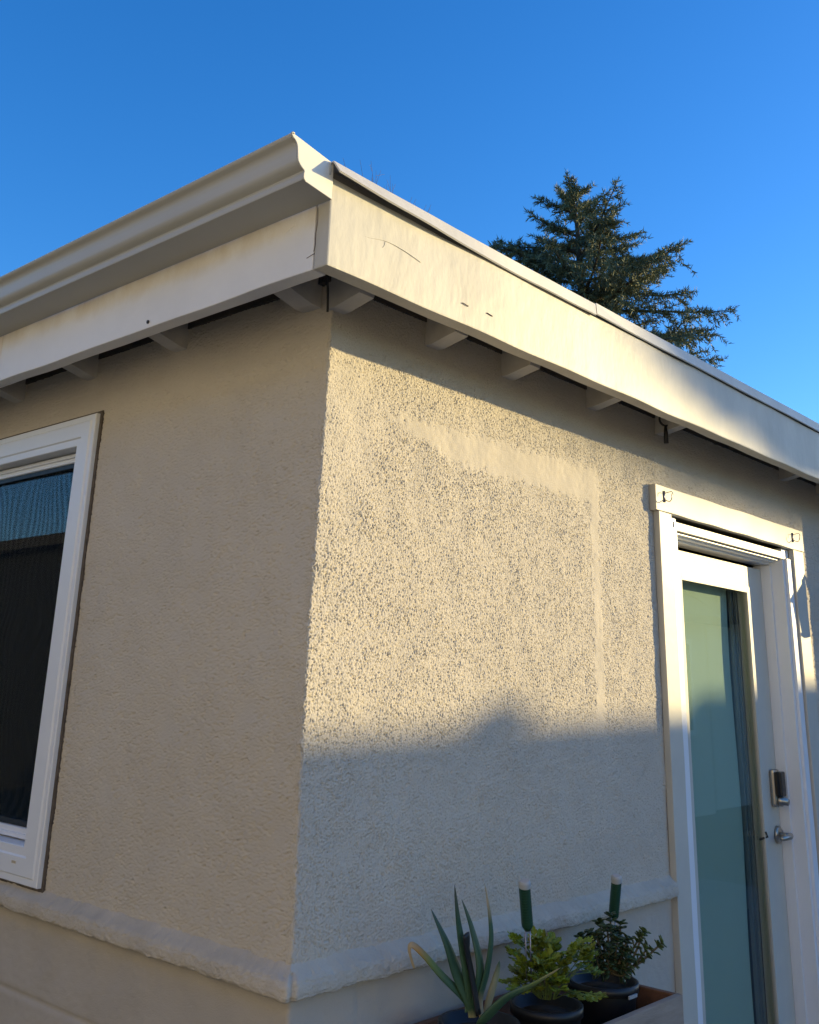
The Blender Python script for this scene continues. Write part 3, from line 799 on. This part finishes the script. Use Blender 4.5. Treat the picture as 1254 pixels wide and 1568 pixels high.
# ------------------------------------------------------------------ trees
def frame_axes(): return Vector((.666, -.745, 0)).normalized()
def cedar():
    base = Vector((19.75, 10.75, -.06)); top = Vector((17.62, 10.38, 13.35))
    e = empty('cedar_tree', base, 'tall dark cedar with ragged drooping branches behind the roof', 'tree')
    mb = MB(); n = 14
    P = [base.lerp(top, i / n) + Vector((.06 * math.sin(i * 1.3), .06 * math.cos(i * 1.7), 0)) for i in range(n + 1)]
    mb.tube(P, [.30 * (1 - i / n) ** .8 + .015 for i in range(n + 1)], 10); mb.build('trunk', BARK, e)
    rg = np.random.default_rng(17)
    limbs = MB(); V = []; F = []
    def sprays(p, d, L_, dens):
        # tufts of short needle blades round a twig
        m_ = max(2, int(L_ * dens))
        for k in range(m_):
            t = (k + rg.uniform()) / m_; q = p + d * (L_ * t) + Vector((0, 0, -.05 * L_ * t * t))
            for j in range(4):
                dd = (d * rg.uniform(.3, 1) + Vector(rg.normal(0, .55, 3)) + Vector((0, 0, .12))).normalized()
                l = rg.uniform(.08, .17); s = dd.cross(Vector(rg.normal(0, 1, 3))).normalized() * rg.uniform(.006, .012)
                o = len(V); V.extend([q - s, q + s, q + dd * l * .6 + s * .8, q + dd * l, q + dd * l * .6 - s * .8]); F.append((o, o + 1, o + 2, o + 3, o + 4))
    def branch(p, d, L_, droop, r0):
        n = 9; Q = [p]; dd = d.copy()
        for i in range(n):
            f = i / n
            dd = (dd + Vector((0, 0, droop * (f - .45))) * .16 + Vector(rg.normal(0, .05, 3))).normalized()
            Q.append(Q[-1] + dd * L_ / n)
        limbs.tube(Q, [r0 * (1 - i / (n + 1)) + .004 for i in range(n + 1)], 5, False)
        side0 = dd.cross(Vector((0, 0, 1))).normalized()
        for i in range(1, n + 1):
            f = i / n
            if f < .18: continue
            ax = (Q[i] - Q[i - 1]).normalized(); sd = ax.cross(Vector((0, 0, 1))).normalized()
            for sg in (-1, 1):
                for rep in range(2):
                    q = Q[i].lerp(Q[i - 1], rg.uniform())
                    tl = L_ * (.09 + .22 * (1 - f) * min(1, f * 3)) * rg.uniform(.55, 1.2) + .08
                    td = (ax * rg.uniform(.5, 1.0) + sd * sg * rg.uniform(.35, .9) + Vector((0, 0, rg.uniform(-.35, .12)))).normalized()
                    sprays(q, td, tl, 21)
                    for s2 in range(int(tl / .28)):
                        qq = q + td * tl * rg.uniform(.2, .95)
                        d2 = (td * .6 + sd * rg.normal(0, .8) + Vector((0, 0, rg.uniform(-1.2, .0)))).normalized()
                        sprays(qq, d2, rg.uniform(.16, .42), 22)
        sprays(Q[-1], (Q[-1] - Q[-2]).normalized(), .22, 30)
    H = top - base
    # irregular whorls
    h = .35
    while h < 8.0:
        nb = 3 if h < 1.5 else 4
        a0 = rg.uniform(0, 6.28)
        for k in range(nb):
            hh = h + rg.uniform(-.18, .18)
            p = top - H * (hh / H.length)
            az = a0 + k * 6.283 / nb + rg.uniform(-.35, .35)
            L_ = min(1.25 * max(hh, .1) ** .78 + .15, 3.1) * rg.uniform(.5, 1.05)
            el = rg.uniform(.12, .55) if hh > 1 else rg.uniform(.5, 1.0)
            d = Vector((math.cos(az) * math.cos(el), math.sin(az) * math.cos(el), math.sin(el)))
            branch(p, d, L_, rg.uniform(-.9, .9), .02 + .012 * L_)
        h += .25 + .02 * h
    R_ = frame_axes()
    # the limbs that stand out against the sky
    for hh, sgn, L_, el, dr in ((.55, -1, .45, .9, .3), (1.7, -1, 1.05, .55, .6), (2.3, -1, 1.95, .30, .5), (2.7, -1, 2.1, .12, .4), (1.45, 1, 1.7, .42, 1.2), (2.1, 1, 2.3, .35, .9), (2.7, 1, 2.6, .22, 1.4), (3.2, 1, 3.5, .22, 1.2), (3.9, 1, 3.1, .12, .3), (4.6, 1, 3.0, .02, -.5), (5.1, 1, 2.9, .0, -.4), (5.6, 1, 2.8, -.06, -.4)):
        p = top - H * (hh / H.length)
        d = (R_ * sgn * math.cos(el) + Vector((0, 0, math.sin(el))) + Vector((rg.normal(0, .1), rg.normal(0, .1), 0))).normalized()
        branch(p, d, L_, dr, .05)
    limbs.build('limb', BARK, e)
    me = bpy.data.meshes.new('crown'); me.from_pydata([tuple(v) for v in V], [], F)
    o = link('crown', me, NEED, e); o['kind'] = 'stuff'
cedar()

def leaf_cloud(name, pts, size, m, parent, rg, kind='stuff'):
    n = len(pts); d = rg.normal(0, 1, (n, 3)); d /= np.linalg.norm(d, axis=1)[:, None]
    t = rg.normal(0, 1, (n, 3)); s = np.cross(d, t); s /= np.linalg.norm(s, axis=1)[:, None]
    sz = (size * rg.uniform(.7, 1.3, n))[:, None]
    a = pts - d * sz; b = pts + s * sz * .45; c = pts + d * sz; e_ = pts - s * sz * .45
    co = np.stack([a, b, c, e_], 1).reshape(-1, 3)
    me = bpy.data.meshes.new(name); me.vertices.add(n * 4); me.vertices.foreach_set('co', co.astype(np.float32).ravel())
    me.loops.add(n * 4); me.loops.foreach_set('vertex_index', np.arange(n * 4, dtype=np.int32))
    me.polygons.add(n); me.polygons.foreach_set('loop_start', np.arange(0, n * 4, 4, dtype=np.int32)); me.update(calc_edges=True)
    o = link(name, me, m, parent)
    if kind: o['kind'] = kind
    return o

# bare shrub far behind the roof edge
def bare():
    c = Vector((7.45, 7.1, 0)); e = empty('bare_tree', c, 'leafless twigs of a small tree just above the roof edge', 'tree')
    MB().tube([(c.x, c.y, -.06), (c.x + .1, c.y, 3), (c.x + .05, c.y - .05, 6.2)], [.09, .07, .04], 8).build('trunk', BARK, e)
    rg = np.random.default_rng(9); b = MB()
    R_ = frame_axes()
    for k in range(46):
        s = rg.uniform(-.55, .75); top_z = 8.45 - .55 * abs(s + .22) ** .8 * 1.4 + rg.uniform(-.25, .12)
        p0 = Vector((c.x + .05, c.y - .05, 6.0)); p2 = Vector((c.x, c.y, 0)) + R_ * s * .95 + Vector((rg.normal(0, .15), rg.normal(0, .15), top_z))
        p1 = p0.lerp(p2, .5) + Vector(rg.normal(0, .06, 3))
        b.tube(smooth_path([p0, p1, p2], 3), [.010, .008, .006, .005, .004, .003, .002], 4, False)
        for j in range(4):
            q = p1.lerp(p2, rg.uniform(.2, .95)); b.tube([q, q + Vector((rg.normal(0, .09), rg.normal(0, .09), rg.uniform(.06, .2)))], [.0028, .0016], 3, False)
    b.build('twigs', TWIGM, e)['kind'] = 'stuff'
bare()

# ------------------------------------------------------------------ surroundings that shade and reflect
# neighbour's outbuilding to the south-east (its roof line shades the lower wall)
def gable_house(name, label, x0, x1, y0, y1, eave, ridge, wallm, y_r=None):
    e = empty(name, ((x0 + x1) / 2, (y0 + y1) / 2, 0), label, 'building')
    yr = y_r if y_r is not None else (y0 + y1) / 2
    boxes('wall', [((x0, y0 + .3, -.06), (x1, y1 - .3, eave))], wallm, e)
    r0, r1 = ridge
    vs = []; 
    for x, rz in ((x0 - .2, r0), (x1 + .2, r1)):
        vs += [(x, y1, eave - .02), (x, yr, rz), (x, y0, eave - .02), (x, y0, eave - .14), (x, yr, rz - .14), (x, y1, eave - .14)]
    fs = [(0, 1, 7, 6), (1, 2, 8, 7), (2, 3, 9, 8), (3, 4, 10, 9), (4, 5, 11, 10), (5, 0, 6, 11), (0, 5, 4, 1), (1, 4, 3, 2), (6, 7, 10, 11), (7, 8, 9, 10)]
    me = bpy.data.meshes.new('roof'); me.from_pydata(vs, [], fs); link('roof', me, SHING, e)
    return e
nb = gable_house('garage', 'long grey outbuilding across the yard behind the camera', 5.5, 12.1, -7.6, -4.4, 2.5, (3.227, 3.39), GREYSID, -6.0)
for x in (6.2, 8.4, 10.4):
    o = boxes('window', [((x, -4.705, 1.0), (x + 1.1, -4.66, 2.1))], GLASSD, nb)
    boxes('frame', [((x - .07, -4.72, .93), (x, -4.65, 2.17)), ((x + 1.1, -4.72, .93), (x + 1.17, -4.65, 2.17)), ((x, -4.72, .93), (x + 1.1, -4.65, 1.0)), ((x, -4.72, 2.1), (x + 1.1, -4.65, 2.17))], VINYL, o)
mb = MB(); mb.add(lathe([(.05, -.25), (.05, .02), (.10, .025), (.09, .04), (.03, .075)], (10.60, -6.0, 3.33), 14)); mb.build('roof_vent', STEEL, nb)
nb2 = gable_house('shed', 'taller grey shed next to the outbuilding', 12.55, 19, -7.8, -4.6, 2.6, (3.50, 3.58), GREYSID, -6.0)
boxes('door', [((14.5, -4.905, 0), (15.5, -4.85, 2.05))], WHITE, nb2)
boxes('window', [((16.6, -4.905, 1.1), (17.8, -4.86, 2.1))], GLASSD, nb2)
# unseen cream house added to the west to bounce warm sunlight on the left wall
cr = empty('cream_bounce_house', (-6, 0, 0), 'cream house added out of view on the left to bounce warm light', 'building')
boxes('wall', [((-9, -12, -.06), (-4.2, 6.2, 4.2))], CREAM, cr)
boxes('roof', [((-9.2, -12.2, 4.2), (-3.95, 6.4, 4.35))], SHING, cr)
for y in (-9, -6, -2.5, 4.0):
    o = boxes('window', [((-4.195, y, 1.0), (-4.17, y + 1.0, 2.1))], GLASSD, cr)
# dark house farther along, seen in the window's reflection, and an overhead cable
rg = np.random.default_rng(3)
bh = empty('dark_house', (-8, 15, 0), 'dark-walled neighbouring house beyond the left-hand side yard', 'building')
boxes('wall', [((-11, 7.6, -.06), (-6.2, 27, 3.3))], mat('dark_siding', (.022, .026, .03), .7, .3, 3), bh)
boxes('roof', [((-11.3, 7.3, 3.3), (-5.9, 27.3, 3.46))], SHING, bh)
o = MB(); o.tube(smooth_path([(-6, 4, 4.55), (-6, 10.5, 4.40), (-6, 14, 4.42), (-6, 18, 4.47), (-6, 30, 4.9)], 6), .012, 6)
tag(o.build('overhead_cable', DARKW), 'black overhead cable running past the dark-walled house', 'cable')
# broad tree beyond the outbuildings whose crown shades the far end of the fascia
bt = empty('broad_tree', (24.6, -10.6, 0), 'dense round tree beyond the grey outbuildings', 'tree')
MB().tube([(24.6, -10.6, -.06), (24.7, -10.6, 4), (24.6, -10.5, 9)], [.35, .28, .15], 10).build('trunk', BARK, bt)
D_ = 26.0; hx, hy = .855, -.518
c0 = np.array([0 + D_ * hx, -.23 + D_ * hy, 0]); per = np.array([.518, .855, 0]); along = np.array([hx, hy, 0])
n = 60000; q = rg.uniform(-1, 1, (n * 2, 3)); q = q[(np.abs(q) ** 9).sum(1) < 1][:n]
cen = c0 + per * 3.24
pts = cen + np.outer(q[:, 0] * 2.75, per) + np.outer(q[:, 1] * 1.7, along)
pts[:, 2] = 2.205 + .171 * (D_ + 1.7) + 2.6 + q[:, 2] * 2.6 - .282 * (3.24 + q[:, 0] * 2.75)     # crown hangs lower on its far side
leaf_cloud('crown', pts, .2, BROADL, bt, rg)
